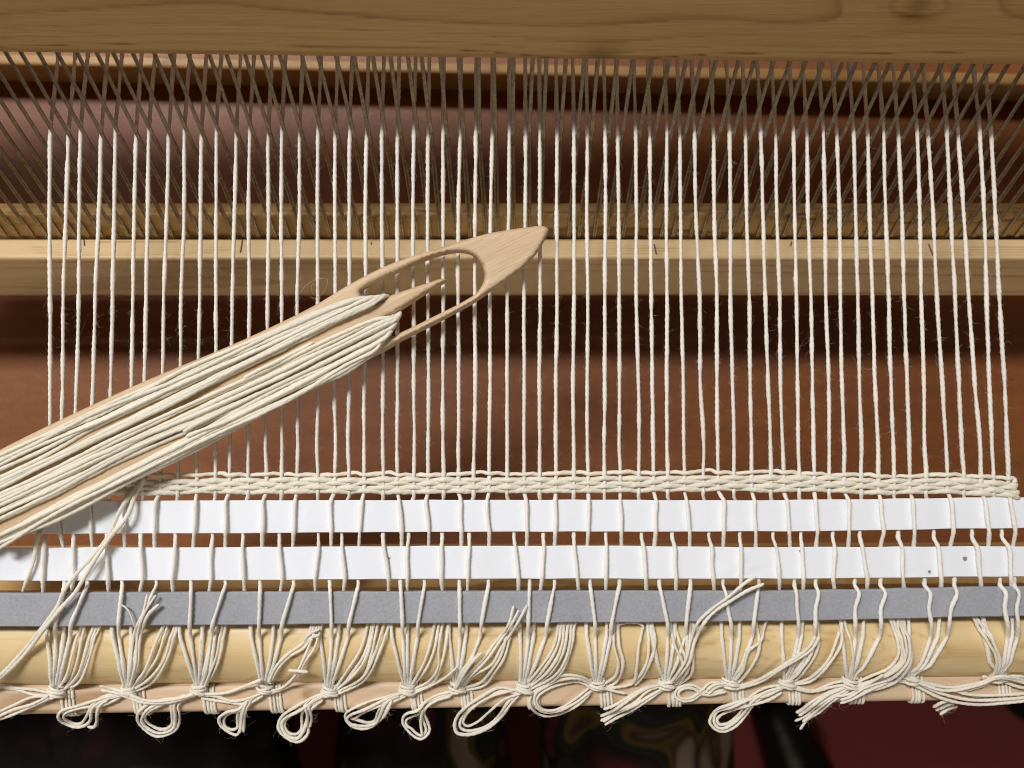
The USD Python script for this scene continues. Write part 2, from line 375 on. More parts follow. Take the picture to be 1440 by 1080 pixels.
# unseen board added to shade the table, above the heddle, behind its top rail
m, t = rail((-0.30, 0.128, 0.132), (0.30, 0.128, 0.132), rounded(0.048, 0.012, 0.003, step=0.002), (0, 1, 0), (0, 0, 1), dict(pith=(0.0, -0.03), ring=0.002, seed=15), nstep=0.004)
obj('castle_board', m, 'pine', loom, tone=t)
for sx in (-1, 1):      # side frames, outside the picture
    obj('side_frame', bevelled_box([sx * 0.285 - 0.009, -0.094, 0.0095], [sx * 0.285 + 0.009, 0.16, 0.028], 0.003), 'beech', loom, smooth=35)
    obj('post', bevelled_box([sx * 0.285 - 0.009, 0.108, 0.029], [sx * 0.285 + 0.009, 0.142, 0.1255], 0.003), 'beech', loom, smooth=35)
    obj('roller_bracket', bevelled_box([sx * 0.27 - 0.005, -0.094, 0.029], [sx * 0.27 + 0.005, -0.062, 0.094], 0.003), 'beech', loom, smooth=35)

# ------------------------------------------------------------------ heddle: two rails and the wires between them
W0 = np.array([0.0694, 0.094])                  # (y, z) where the wires cross the warp
WD = np.array([0.5465, 0.8375])                   # up along the wires
WN = np.array([-0.8375, 0.5465])                  # towards the viewer
heddle = thing('reed', 'wooden reed frame with a row of thin steel wires standing across the warp', 'reed')
UPV, OUT = (0, WD[0], WD[1]), (0, WN[0], WN[1])


def on_wire(s, t=0.0):
    y, z = W0 + WD * s + WN * t
    return np.array([y, z])


def heddle_rail(name, mat, s0, s1, t0, t1, r, tone, slope=0.0, part=None):
    """A lath between s0 and s1 along the wires and t0 to t1 off their plane."""
    c = on_wire((s0 + s1) / 2, (t0 + t1) / 2)
    a = np.array([-0.24, c[0] + slope * 0.24 * WD[0], c[1] + slope * 0.24 * WD[1]])
    b = np.array([0.24, c[0] - slope * 0.24 * WD[0], c[1] - slope * 0.24 * WD[1]])
    m, t = rail(a, b, rounded(s1 - s0, t1 - t0, r, step=0.00055), UPV, OUT, tone, nstep=0.0008, seed=hash_name(name))
    return obj(part or name, m, mat, heddle, tone=t)


def hash_name(n):
    return sum(ord(c) * (i + 1) for i, c in enumerate(n)) % 100


# the top rail's front lath, a knot towards its right end
SB = -0.0399
heddle_rail('top_rail', 'pine', 0.0251, 0.0490, -0.0110, 0.0020, 0.0016,
            dict(pith=(0.0045, -0.016), ring=0.00105, seed=21, wob=0.0022, long_f=6.0, knots=[(0.336, 0.0040, 0.0052, 0.0018), (0.262, -0.012, 0.008, -0.0016)]), slope=0.0138)
bottom = heddle_rail('bottom_rail', 'pine_pale', SB - 0.0194, SB, 0.0006, 0.00886, 0.0010,
                     dict(pith=(-0.003, -0.022), ring=0.0010, seed=33, wob=0.002, long_f=4.0))
heddle_rail('bottom_rail_back', 'pine', SB - 0.0194, SB + 0.0090, -0.0066, -0.0008, 0.0011, dict(pith=(0.0, -0.03), ring=0.002, seed=35, wob=0.003), part='bottom_rail')
for px, py0, py1, lean in ((118, 338, 346, 1), (341, 338, 356, -3), (522, 341, 344, 0), (920, 344, 358, 3), (1113, 341, 346, -1), (1306, 344, 360, 6)):
    # pencil ticks on the rail's upper face: s is fixed there, t runs towards the viewer
    def at(py, px):
        tt = np.interp(py, [335, 362], [0.0006, 0.0088])
        y, z = on_wire(SB + 0.00012, tt)
        return np.array([(px - 720) / F * (ZC - z), y, z])
    obj('pencil_mark', trimesh.creation.cylinder(0.00022, segment=[at(py0, px), at(py1, px + lean)], sections=6), 'pencil', bottom)

# ------------------------------------------------------------------ measured warp
XT = [70.7, 96, 113, 142, 162, 191, 209, 237, 259, 283, 304, 332, 351, 377, 396, 421, 447, 471, 491.7, 515, 537, 559, 582, 602, 623, 647, 669, 692, 716, 739, 759, 783, 807, 826, 851, 869,
      894, 914, 938, 956, 976.7, 1003.7, 1026, 1048.7, 1070, 1090.7, 1116, 1135, 1158, 1177, 1200.7, 1220.7, 1242.7, 1263.7, 1290, 1305.7, 1331.7, 1348, 1378, 1394.7]
XF = [70, 85, 105, 127, 154, 181, 201, 226, 250, 277, 303, 323, 349, 375, 396, 418, 447, 471, 490.7, 512, 539, 559, 582, 602, 624, 645, 666, 688, 713, 737, 759, 782, 807, 827, 850, 872, 898, 919,
      939, 962.7, 989, 1010, 1032, 1057, 1084, 1102, 1124, 1145, 1166, 1187, 1211, 1235, 1257, 1279, 1302, 1332, 1355, 1379, 1397, 1418]
# odd threads: over the upper white strip at 703, 749 and 769, then over the grey card at 818 and 880 (and a bend at 835)
ODD = {1: (80, 84, 90, 91, 78), 3: (125, 128, 130, 123, 100), 5: (175, 175, 176, 172, 167), 7: (219, 217, 218, 220, 196), 9: (275, 273, 272, 269, 267), 11: (317, 317, 317, 317, 299),
       13: (370, 369, 369, 366, 364), 15: (415, 413, 412, 413, 397), 17: (465, 466, 466, 464, 466), 19: (509, 506, 505, 504, 491), 21: (561, 565, 565, 563, 566), 23: (599, 603, 603, 597, 588),
       25: (648, 649, 649, 646, 647), 27: (685, 688, 688, 687, 677), 29: (740, 741, 741, 745, 743), 31: (781, 781, 780, 780, 769), 33: (828, 827, 826, 830, 837), 35: (872, 874, 874, 871, 860),
       37: (923, 922, 920, 927, 939), 39: (966, 970, 970, 971, 965), 41: (1018, 1018, 1017, 1017, 1028), 43: (1061, 1063, 1063, 1067, 1060), 45: (1107, 1110, 1111, 1117, 1123),
       47: (1147, 1150, 1147, 1147, 1147), 49: (1194, 1194, 1193, 1202, 1203), 51: (1239, 1243, 1238, 1238, 1239), 53: (1284, 1286, 1285, 1300, 1310), 55: (1338, 1341, 1336, 1342, 1335),
       57: (1386, 1391, 1390, 1406, 1417), 59: (1421, 1428, 1424, 1426, 1432)}
BEND = {47: 1151, 49: 1208, 51: 1245, 53: 1308, 55: 1346, 57: 1414, 59: 1433, 41: 1021, 45: 1120}
# even threads: over the lower white strip at 752, 769 and 816, out from under the grey card at 882
EVEN = {0: (63, 62, 60, 65), 2: (104, 103, 103, 90), 4: (150, 150, 152, 157), 6: (198, 198, 200, 185), 8: (247, 246, 242, 252), 10: (299, 297, 297, 285), 12: (342, 341, 343, 352), 14: (393, 393, 397, 385),
        16: (448, 448, 443, 449), 18: (481, 481, 485, 477), 20: (539, 540, 546, 550), 22: (575, 573, 573, 573), 24: (622, 621, 621, 631), 26: (660, 660, 658, 656), 28: (723, 725, 729, 731), 30: (764, 765, 762, 751),
        32: (807, 808, 812, 824), 34: (852, 853, 852, 853), 36: (902, 905, 908, 915), 38: (945, 949, 951, 949), 40: (997, 1001, 1003, 1014), 42: (1040, 1042, 1042, 1040), 44: (1087, 1092, 1096, 1099),
        46: (1126, 1128, 1130, 1128), 48: (1171, 1174, 1172, 1183), 50: (1209, 1213, 1220, 1214), 52: (1263, 1269, 1270, 1278), 54: (1313, 1320, 1324, 1320), 56: (1367, 1375, 1379, 1383), 58: (1409, 1419, 1422, 1424)}
KNOTS = [(78, 975), (179, 975), (279, 972), (372, 970), (463, 974), (572, 972), (643, 970), (737, 970), (840, 966), (937, 965), (1027, 964), (1107, 963), (1196, 964), (1282, 958), (1405, 955)]
KNOT_IS = ['leftmost knot', 'knot under the left frayed tuft', 'knot with round triple loop', 'knot with small hanging loop', 'knot with lowest hanging loop', 'knot with flat triangular loop',
           'knot with small pointed loop', 'knot with longest slanting loop', 'knot with loop on stick', 'knot whose tail crosses card', 'knot with loop curled leftwards', 'knot with thick single loop',
           'knot with thick sideways bundle', 'second knot from right', 'rightmost knot']
RW = 0.00056


def dowel_y(X):
    return np.interp(X, [D0[0], D1[0]], [D0[1], D1[1]])


S0, S1 = P(-140, 1003, 0.0828), P(1580, 977, 0.0828)
STW, STH = 0.0088, 0.0074
STZ = 0.0828


def stick_y(X):
    return np.interp(X, [S0[0], S1[0]], [S0[1], S1[1]]) + STW / 2


def support(X, Y):
    """The height of what a strand lies on."""
    z = np.full(np.shape(Y), 0.0822)
    ys = stick_y(X)
    e = np.clip(np.abs(Y - ys) / (STW / 2), 0, 1.6)
    z = np.maximum(z, np.where(e < 1, STZ + STH / 2 - 0.0006 * e ** 4, np.interp(e, [1, 1.6], [STZ + STH / 2 - 0.0008, 0.0820])))
    yd = dowel_y(X)
    dy = np.clip((Y - yd) / RD, -1, 1)
    zd = 0.079 + RD * np.sqrt(1 - dy ** 2)
    z = np.maximum(z, np.where(Y > yd - RD, zd, 0))
    z = np.where(Y > yd, np.maximum(z, 0.079 + RD), z)
    return z


def card_top(X, Y):
    return np.where(Y > -0.0685, ZW + 0.0017, 0)


def lay(px, r, lift=0.0, over_card=False):
    """A strand drawn in photograph pixels, laid over dowel, stick and card."""
    q = catmull(np.asarray(px, float), 3.0)
    lf = np.interp(np.linspace(0, 1, len(q)), np.linspace(0, 1, len(np.atleast_1d(lift))), np.atleast_1d(lift)) if np.ndim(lift) else np.full(len(q), lift)
    z = np.full(len(q), ZW)
    for _ in range(6):
        d = ZC - z
        X, Y = (q[:, 0] - 720) / F * d, (540 - q[:, 1]) / F * d
        z2 = support(X, Y)
        if over_card:
            z2 = np.maximum(z2, card_top(X, Y))
        z = z2 + r + lf
    z = gaussian_filter1d(z, 2.2, mode='nearest')
    d = ZC - z
    return np.stack([(q[:, 0] - 720) / F * d, (540 - q[:, 1]) / F * d, z], 1)


wire_x = []
threads = []
for i in range(60):
    k = i // 4
    up = 0.0009 if i % 2 == 0 else -0.0009
    yt = 188.5 if i % 2 == 0 else 197.0
    s = up / 0.776 * 0.8
    y_e, z_e = on_wire(s)
    X_e = (XT[i] - 720) / F * (ZC - z_e)
    wire_x.append(X_e + 0.00105)
    rng = np.random.default_rng(100 + i)
    pts = [(X_e * 0.985, 0.215, ZW - 0.020), (X_e * 0.992, 0.150, ZW - 0.0110), (X_e, y_e + 0.003, z_e - 0.0004), (X_e, y_e - 0.0005, z_e - 0.00005)]
    for py in (300, 420, 540, 630):
        f = (py - 192) / (660 - 192)
        x = XT[i] + (XF[i] - XT[i]) * f + rng.normal() * 0.7
        pts.append(P(x, py, z_e + (ZW - z_e) * f))
    pts.append(P(XF[i], 660, ZW))
    for j, py in enumerate((667.3, 674.8, 680.3, 685.6, 691.0)):
        pts.append(P(XF[i], py, ZW + (0.0003 if (i + j) % 2 == 0 else -0.0003)))
    kx, ky = KNOTS[k]
    if i % 2:
        a, b, c, g, e = ODD[i]
        pts += [P(XF[i] * 0.5 + a * 0.5, 698, ZW + 0.0002), P(a, 705, ZW + 0.0010), P((a + b) / 2 + rng.normal() * 0.5, 726, ZW + 0.0011), P(b, 748, ZW + 0.0010),
                P((b + c) / 2, 759, ZW), P(c, 772, ZW - 0.0010), P((c + g) / 2, 793, ZW - 0.0011), P(g, 814, ZW - 0.0010), P(g, 823, ZW + 0.0006)]
        pts += [P(BEND.get(i, g + (e - g) * 0.22), 834, ZW + 0.0022), P(g + (e - g) * 0.62, 856, ZW + 0.0023), P(e, 878, ZW + 0.0020)]
        start = (e, 884)
        xe = e
    else:
        a, b, c, e = EVEN[i]
        pts += [P(XF[i], 698, ZW - 0.0003), P(XF[i] * 0.7 + a * 0.3, 705, ZW - 0.0010), P(XF[i] * 0.4 + a * 0.6, 728, ZW - 0.0011), P(a, 748, ZW - 0.0010), P(a, 756, ZW),
                P(b, 771, ZW + 0.0010), P((b + c) / 2 + rng.normal() * 0.5, 793, ZW + 0.0011), P(c, 814, ZW + 0.0010), P(c * 0.9 + e * 0.1, 824, ZW - 0.0002), P(c * 0.8 + e * 0.2, 834, ZW - 0.0013), P(c * 0.5 + e * 0.5, 856, ZW - 0.0013), P(e, 877, ZW - 0.0013)]
        xe = e
    side = (i % 4) - 1.5
    fan = lay([(xe, 890), (xe + (kx - xe) * 0.22, 910), (xe + (kx + side * 2.2 - xe) * 0.62, 938), (kx + side * 3.2, ky - 13), (kx + side * 1.6, ky)], RW, 0.0001)
    pts = np.vstack([pts, fan[2:][::4], fan[-1:]])
    q = catmull(pts, 0.0005)
    label = f"{'left' if i % 4 < 2 else 'right'} thread over {'grey card' if i % 2 else 'lower white strip'}, tied into the {KNOT_IS[k]}"
    t = thing('warp_thread', label, 'thread', 'cream warp threads stretched across the loom')
    obj('strand', yarn(q, RW, 1000 + i, splined=True), 'warp_cotton', t)
    vis = q[(q[:, 1] < 0.068) & (q[:, 1] > -0.03)]
    fuzz(t, vis, RW, 260, 3000 + i)
    threads.append(q)

# wires: one at each thread, going on at the same spacing beyond both edges
step = (wire_x[-1] - wire_x[0]) / 59
wx = [wire_x[0] - step * k for k in range(8, 0, -1)] + wire_x + [wire_x[-1] + step * k for k in range(1, 8)]
for n, X in enumerate(wx):
    rng = np.random.default_rng(500 + n)
    up = 0.0009 if (n % 2 == 0) else -0.0009
    se = up / 0.776 * 0.8
    lean = rng.normal() * 0.00025
    parts = []
    rW = 0.00037
    for sgn in (-1, 1):
        prof = [(0.0275, 0.50), (0.012, 0.50), (0.0, 0.62), (-0.013, 0.95), (-0.026, 1.0), (SB + 0.0004, 0.85)]
        pts = []
        for s_, w_ in prof:
            y, z = on_wire(s_)
            pts.append((X + sgn * w_ * rW + lean * (s_ / 0.03 if s_ > 0 else -s_ / 0.037) , y, z))
        q = catmull(pts, 0.0012)
        tt = np.gradient(q, axis=0); tt /= np.linalg.norm(tt, axis=1, keepdims=True)
        a_ = np.cross(tt, [1.0, 0, 0]); a_ /= np.linalg.norm(a_, axis=1, keepdims=True); b_ = np.cross(tt, a_)
        an = np.arange(8) * np.pi / 4
        v = q[:, None] + rW * (np.cos(an)[None, :, None] * a_[:, None] + np.sin(an)[None, :, None] * b_[:, None])
        ii, jj = np.meshgrid(np.arange(len(q) - 1), np.arange(8), indexing='ij')
        f = np.stack([ii * 8 + jj, ii * 8 + (jj + 1) % 8, (ii + 1) * 8 + (jj + 1) % 8, (ii + 1) * 8 + jj], -1).reshape(-1, 4)
        parts.append((v.reshape(-1, 3), np.vstack([f[:, [0, 1, 2]], f[:, [0, 2, 3]]])))
    obj('wire', join(parts), 'steel', heddle)

# ------------------------------------------------------------------ strips
def strip(name, tops, bots, thick, z, mat, label, cat, r=0.00012):
    xs = np.linspace(-120, 1560, 180)
    rng = np.random.default_rng(len(label))
    px, a = zip(*tops); _, b = zip(*bots)
    nz = lambda k: (meshkit.noise(np.stack([xs * 0.03, xs * 0 + k, xs * 0], 1), 3) - 0.5)
    wave = lambda k: (meshkit.noise(np.stack([xs * 0.006, xs * 0 + k, xs * 0], 1), 5) - 0.5)
    ta = np.interp(xs, px, a) + nz(1) * 0.9 + wave(4) * 1.6
    ba = np.interp(xs, px, b) + nz(2) * 0.9 + wave(4) * 1.6
    zz = z + nz(3) * 0.0003 + wave(6) * 0.0003
    T = np.array([P(x, y, zc) for x, y, zc in zip(xs, ta, zz)]); B = np.array([P(x, y, zc) for x, y, zc in zip(xs, ba, zz)])
    h = thick / 2
    n = len(xs)
    inw = (B - T) / np.linalg.norm(B - T, axis=1, keepdims=True) * r
    up = np.array([0, 0, 1.0])
    ring = [T + inw + up * h, T + up * (h - r), T - up * (h - r), T + inw - up * h, B - inw - up * h, B - up * (h - r), B + up * (h - r), B - inw + up * h]
    V = np.stack(ring, 1)
    i, j = np.meshgrid(np.arange(n - 1), np.arange(8), indexing='ij'); jn = (j + 1) % 8
    f = np.stack([i * 8 + j, i * 8 + jn, (i + 1) * 8 + jn, (i + 1) * 8 + j], -1).reshape(-1, 4)
    f = np.vstack([f[:, [0, 1, 2]], f[:, [0, 2, 3]]])
    mesh = trimesh.Trimesh(V.reshape(-1, 3), f, process=False)
    caps = []
    for o, s in ((0, 1), ((n - 1) * 8, -1)):
        for k in range(1, 7):
            caps.append([o, o + k, o + k + 1][::s])
    f = np.vstack([f, caps])
    if trimesh.Trimesh(V.reshape(-1, 3), f, process=False).volume < 0:
        f = f[:, ::-1]
    x = thing(name, label, cat)
    obj('sheet', (V.reshape(-1, 3), f), mat, x, smooth=30)
    return x


strip('paper_strip', [(-120, 704), (300, 704), (860, 703.5), (1140, 703), (1440, 699), (1560, 697)], [(-120, 750), (300, 750), (860, 748), (1140, 747), (1440, 742), (1560, 740)], 0.0004, ZW, 'paper',
      'upper white paper strip, woven through the warp just below the woven band', 'paper strip')
s2 = strip('paper_strip', [(-120, 769), (300, 770), (580, 768.5), (860, 768), (1140, 769.5), (1440, 768), (1560, 767)], [(-120, 816), (300, 816), (580, 815), (860, 814), (1140, 813.5), (1440, 810), (1560, 808)], 0.0004, ZW, 'paper',
           'lower white paper strip with brown specks, just above the grey card', 'paper strip')
for px, py, r in ((1307, 804, 2.2), (1357, 785.5, 3.0), (547.5, 785, 1.8), (1125, 775, 1.6)):
    c = P(px, py, ZW + 0.00032)
    a = np.linspace(0, 2 * np.pi, 14, endpoint=False)
    rr = r / F * 0.217 * (1 + 0.18 * np.sin(3 * a + px))
    d = trimesh.creation.extrude_polygon(Polygon(np.stack([c[0] + rr * np.cos(a), c[1] + rr * np.sin(a)], 1)), 0.00005, engine='earcut')
    d.apply_translation([0, 0, c[2]])
    obj('brown_speck', d, 'stain', s2, smooth=False)
strip('card_strip', [(-120, 833), (0, 833), (560, 832), (860, 831), (1140, 830), (1440, 824), (1560, 821)], [(-120, 880), (0, 880), (560, 877), (860, 875), (1140, 872), (1440, 865), (1560, 862)], 0.0016, ZW + 0.0006, 'card',
      'grey cardboard strip woven through the warp above the round roller', 'cardboard strip', r=0.0003)

# ------------------------------------------------------------------ apron stick
stick = thing('apron_stick', 'pinkish beech stick with the warp knotted round it', 'stick')
m, t = rail(S0 + [0, STW / 2, 0], S1 + [0, STW / 2, 0], rounded(STW, STH, 0.0022), (0, 1, 0), (0, 0, 1), dict(pith=(0.0, -0.05), ring=0.0012, seed=41, wob=0.004))
obj('shaft', m, 'beech', stick, tone=t)

# ------------------------------------------------------------------ woven band
band = thing('woven_band', 'narrow cream woven band across the warp above the white strips', 'weaving')
RB = 0.00074
xs_off, y_off = [150, 300, 600, 850, 1000, 1140, 1240, 1340, 1400, 1432], [3, 1, 0, -1, -3, -2, 2, 1, 4, 7]
ROWS = (667.3, 674.8, 679.9, 685.0, 690.2)
for j, yk in enumerate(ROWS):
    rng = np.random.default_rng(70 + j)
    pts = []
    ex = [1424, 1425, 1427, 1426, 1430][j]
    xs = [150] + XF[5:] + [ex]
    slow = meshkit.noise(np.stack([np.arange(len(xs)) * 0.45, np.full(len(xs), 3.1 * j), np.zeros(len(xs))], 1), 17) - 0.5
    for n, x in enumerate(xs):
        i = n + 4
        s = 1 if (i + j) % 2 else -1
        inner = 0 < n < len(xs) - 1
        wob = rng.normal() * (0.9 if j == 0 else 0.4) + slow[n] * 2.2
        yy = yk + np.interp(x, xs_off, y_off) + wob
        pts.append(P(x + rng.normal() * 1.2, yy + (s * -0.5 if j else 0), ZW + (s * (0.00054 if inner else 0.0))))
        if inner and n < len(xs) - 2:
            xm = (x + xs[n + 1]) / 2
            yy2 = yk + np.interp(xm, xs_off, y_off) + wob + (rng.normal() * 0.3 if j else -1.2)
            pts.append(P(xm, yy2, ZW + s * 0.0001))
    if j in (1, 3):      # the turn at the selvedge
        pts += [P(ex + 4, yk + 7, ZW + 0.0002), P(ex + 2, yk + 11, ZW - 0.0002)]
    if j == 0:
        pts += [P(ex + 3, yk + 8, ZW + 0.0003), P(ex + 1, yk + 13, ZW - 0.0002)]
    if j == 4:
        pts += [P(ex + 1, yk + 9, ZW - 0.0003), P(ex - 12, yk + 10, ZW - 0.0006), P(ex - 40, yk + 8, ZW - 0.0009)]
    q = catmull(pts, 0.0005)
    obj('pick', yarn(q, RB * (0.78 if j == 0 else 1.0), 700 + j, splined=True, sides=10, pitch=0.0046, depth=0.06), 'weft_cotton', band)
    fuzz(band, q, RB, 200, 720 + j, 0.0010)

# ------------------------------------------------------------------ shuttle
TIP = np.array([771.0, 322.0])
ZS = ZW + 0.0046


def poly_px(pts, z=ZS):
    return [tuple(P(x, y, z)[:2]) for x, y in pts]


def c7(pts):
    return [(440 + x / 4, 300 + y / 4) for x, y in pts]


outer = c7([(-2300, 1640), (-1760, 1330), (-1000, 968), (-400, 715), (0, 523), (200, 403), (400, 300), (560, 240), (740, 186), (850, 150), (1000, 110), (1120, 90), (1220, 76), (1285, 70), (1312, 76), (1325, 92), (1322, 115), (1305, 150),
            (1262, 222), (1200, 292), (1100, 374), (1000, 442), (900, 512), (800, 566), (700, 620), (500, 722), (420, 770), (200, 880), (-400, 1190), (-1000, 1480), (-1760, 1850), (-2300, 2120)])
hole = c7([(286, 462), (275, 446), (320, 415), (400, 374), (480, 338), (560, 300), (640, 268), (740, 236), (830, 224), (890, 236), (936, 272), (960, 322), (963, 370), (945, 415), (915, 452), (870, 482), (800, 521), (720, 560), (640, 600), (560, 640),
           (490, 672), (462, 690), (440, 686), (420, 650), (408, 600), (450, 574), (500, 546), (560, 508), (620, 468), (680, 430), (738, 397), (752, 388), (750, 374), (724, 368), (650, 390), (580, 412), (500, 440), (430, 466), (380, 500), (340, 500)])
so = catmull(np.array(outer), 2.0); sh = catmull(np.array(hole + hole[:1]), 2.0)
shape = Polygon(poly_px(so), [poly_px(sh)])
if not shape.is_valid:
    shape = shape.buffer(0)
T_SH = 0.0043
bp = np.vstack([np.array(shape.exterior.coords)[:-1]] + [np.array(h.coords)[:-1] for h in shape.interiors])
minx, miny, maxx, maxy = shape.bounds
gx, gy = np.meshgrid(np.arange(minx, maxx, 0.00055), np.arange(miny, maxy, 0.00055))
gp = np.stack([gx.ravel(), gy.ravel()], 1) + np.random.default_rng(1).uniform(-0.00008, 0.00008, (gx.size, 2))
ins = shapely.contains_xy(shape, gp[:, 0], gp[:, 1])
gp = gp[ins]
bd = shape.boundary
dens = np.array([bd.interpolate(d).coords[0] for d in np.arange(0, bd.length, 0.0002)]) if bd.geom_type == 'LineString' else np.vstack([[g.interpolate(d).coords[0] for d in np.arange(0, g.length, 0.0002)] for g in bd.geoms])
tree = cKDTree(dens)
gp = gp[tree.query(gp)[0] > 0.00032]
flat = Delaunay(bp).simplices      # where the wood is narrow: points along its middle too
fc = bp[flat].mean(1)
fc = fc[shapely.contains_xy(shape, fc[:, 0], fc[:, 1])]
fc = fc[tree.query(fc)[0] > 0.00006]
fc = fc[cKDTree(gp).query(fc)[0] > 0.0003] if len(gp) else fc
gp = np.vstack([gp, fc])
allp = np.vstack([bp, gp])
dist = np.concatenate([np.zeros(len(bp)), tree.query(gp)[0]])
tri = Delaunay(allp).simplices
cen = allp[tri].mean(1)
tri = tri[shapely.contains_xy(shape, cen[:, 0], cen[:, 1])]
tipw = P(*TIP, ZS)[:2]
axd = np.array([-0.8965, -0.443])                 # down-left in the world
along = (allp - tipw) @ axd
tk = T_SH / 2 * np.clip(0.42 + along / 0.030 * 0.58, 0.42, 1)
er = 0.0013
hh = tk * np.sqrt(np.clip(1 - (1 - np.clip(dist / er, 0, 1)) ** 2, 0, 1))
hh = hh * 0.93 + tk * 0.07 * np.clip(dist / 0.006, 0, 1)
nb = len(bp); N = len(allp)
low_index = np.concatenate([np.arange(nb), N + np.arange(N - nb)])
V = np.vstack([np.column_stack([allp, ZS + hh]), np.column_stack([allp[nb:], ZS - hh[nb:]])])
area = np.cross(allp[tri[:, 1]] - allp[tri[:, 0]], allp[tri[:, 2]] - allp[tri[:, 0]])
tri = np.where((area > 0)[:, None], tri, tri[:, ::-1])
Fc = np.vstack([tri, low_index[tri][:, ::-1]])
acr = (allp - tipw) @ np.array([0.443, -0.8965])
tn = wood_tone(along, acr, np.zeros(len(along)), pith=(0.004, -0.035), ring=0.0034, seed=51, wob=0.004)
tn = tn * 0.8 + 0.05
tn = np.concatenate([tn, tn[nb:]])
shuttle = thing('shuttle', 'flat beech netting shuttle with pointed tip lying slantwise on the warp', 'shuttle')
obj('body', (V, Fc), 'shuttle_wood', shuttle, tone=tn)

# yarn wound on the shuttle
winding = thing('wound_yarn', 'cream yarn wound lengthwise round the shuttle', 'yarn')
A2, B2 = np.array([-0.8965, 0.443]), np.array([0.443, 0.8965])     # along and across, in photograph pixels
RY = 0.00055


def uv(u, v):
    return TIP + A2 * u + B2 * v


#      v at the tongue end, u of that end, v at 560, v at 900, layer, side
rows = []
up_e = [(-38, 292), (-36, 286), (-33, 281), (-29, 276), (-25, 272), (-22, 268), (-18, 262), (-34, 283), (-27, 275), (-20, 266)]
up_l = [(-49, -57, 0), (-45, -53, 0), (-40, -49, 0), (-35, -44, 0), (-27, -30, 0), (-22, -22, 0), (-15, -13, 0), (-42, -51, 1), (-31, -46, 1), (-19, -18, 1)]
lo_e = [(8, 268), (13, 262), (18, 258), (23, 258), (28, 260), (33, 264), (38, 268), (43, 274), (48, 282), (52, 290), (20, 258), (30, 262), (40, 271), (50, 287), (15, 260)]
lo_l = [(1, -7, 0), (7, -1, 0), (12, 5, 0), (17, 12, 0), (22, 18, 0), (26, 24, 0), (38, 47, 0), (44, 52, 0), (50, 55, 0), (55, 58, 0), (14, 2, 1), (24, 15, 1), (41, 50, 1), (52, 57, 1), (9, -4, 1)]
extra = []
rx = np.random.default_rng(77)
for (ve, ue), (vm, vl, ly) in list(zip(up_e, up_l)) + list(zip(lo_e, lo_l)):
    if rx.random() < (0.6 if ly == 0 else 0.2):
        extra.append(((ve + rx.uniform(1.5, 3.2) * np.sign(ve) * -1, ue - 2), (vm + rx.uniform(-2.5, 3.5), vl + rx.uniform(-3, 3), rx.choice([0, 0.6, 1]))))
for n, ((ve, ue), (vm, vl, ly)) in enumerate(list(zip(up_e, up_l)) + list(zip(lo_e, lo_l)) + extra):
    rng = np.random.default_rng(900 + n)
    sgn = -1 if ve < 0 else 1
    top = ZS + T_SH / 2 + RY * 0.9 + ly * RY * 1.55
    edge = lambda u, v, z: z - max(0, abs(v) - 52) * 0.00012
    pts = [P(*uv(ue - 18, sgn * 9 + ve * 0.12), ZS - 0.0006), P(*uv(ue - 15, sgn * 13 + ve * 0.22), ZS + 0.0014), P(*uv(ue - 8, ve * 0.55 + sgn * 9), top - 0.0005), P(*uv(ue + 6, ve * 0.86 + sgn * 2), top)]
    for u in (340, 430, 560, 680, 790, 900):
        f = np.interp(u, [300, 560, 900], [0, 1, 2])
        v = ve + (vm - ve) * min(f, 1) + (vl - vm) * max(0, f - 1) + rng.normal() * 2.2
        pts.append(P(*uv(u, v), edge(u, v, top + rng.uniform(-0.0002, 0.0003))))
    q = catmull(pts, 0.0005)
    obj('strand', yarn(q, RY * rng.uniform(0.9, 1.1), 950 + n, splined=True, pitch=0.0048, depth=0.06, sides=9), 'weft_cotton', winding)
    if n % 2 == 0:
        fuzz(winding, q, RY, 70, 990 + n, 0.0012)
for a, b, c in (((258, 607), (300, 585), (350, 560)), ((343, 532), (390, 508), (440, 482)), ((262, 614), (310, 596), (360, 575))):
    zt = ZS + T_SH / 2 + RY * 3.4
    obj('cut_end', yarn([P(*a, zt - 0.0004), P((a[0] + b[0]) / 2, (a[1] + b[1]) / 2 - 1, zt), P(*b, zt - 0.0001), P(*c, zt - 0.0016)], RY, 40 + a[0], depth=0.07), 'weft_cotton', winding)
# the same yarn going back along the shuttle's underside
for n, v in enumerate((-30, -22, -14, 14, 22, 30)):
    obj('strand', yarn([P(*uv(262, v * 0.5), ZS - 0.0016), P(*uv(300, v), ZS - T_SH / 2 - RY), P(*uv(600, v * 1.2), ZS - T_SH / 2 - RY), P(*uv(900, v * 1.4), ZS - T_SH / 2 - RY)], RY, 880 + n, ds=0.001), 'weft_cotton', winding)

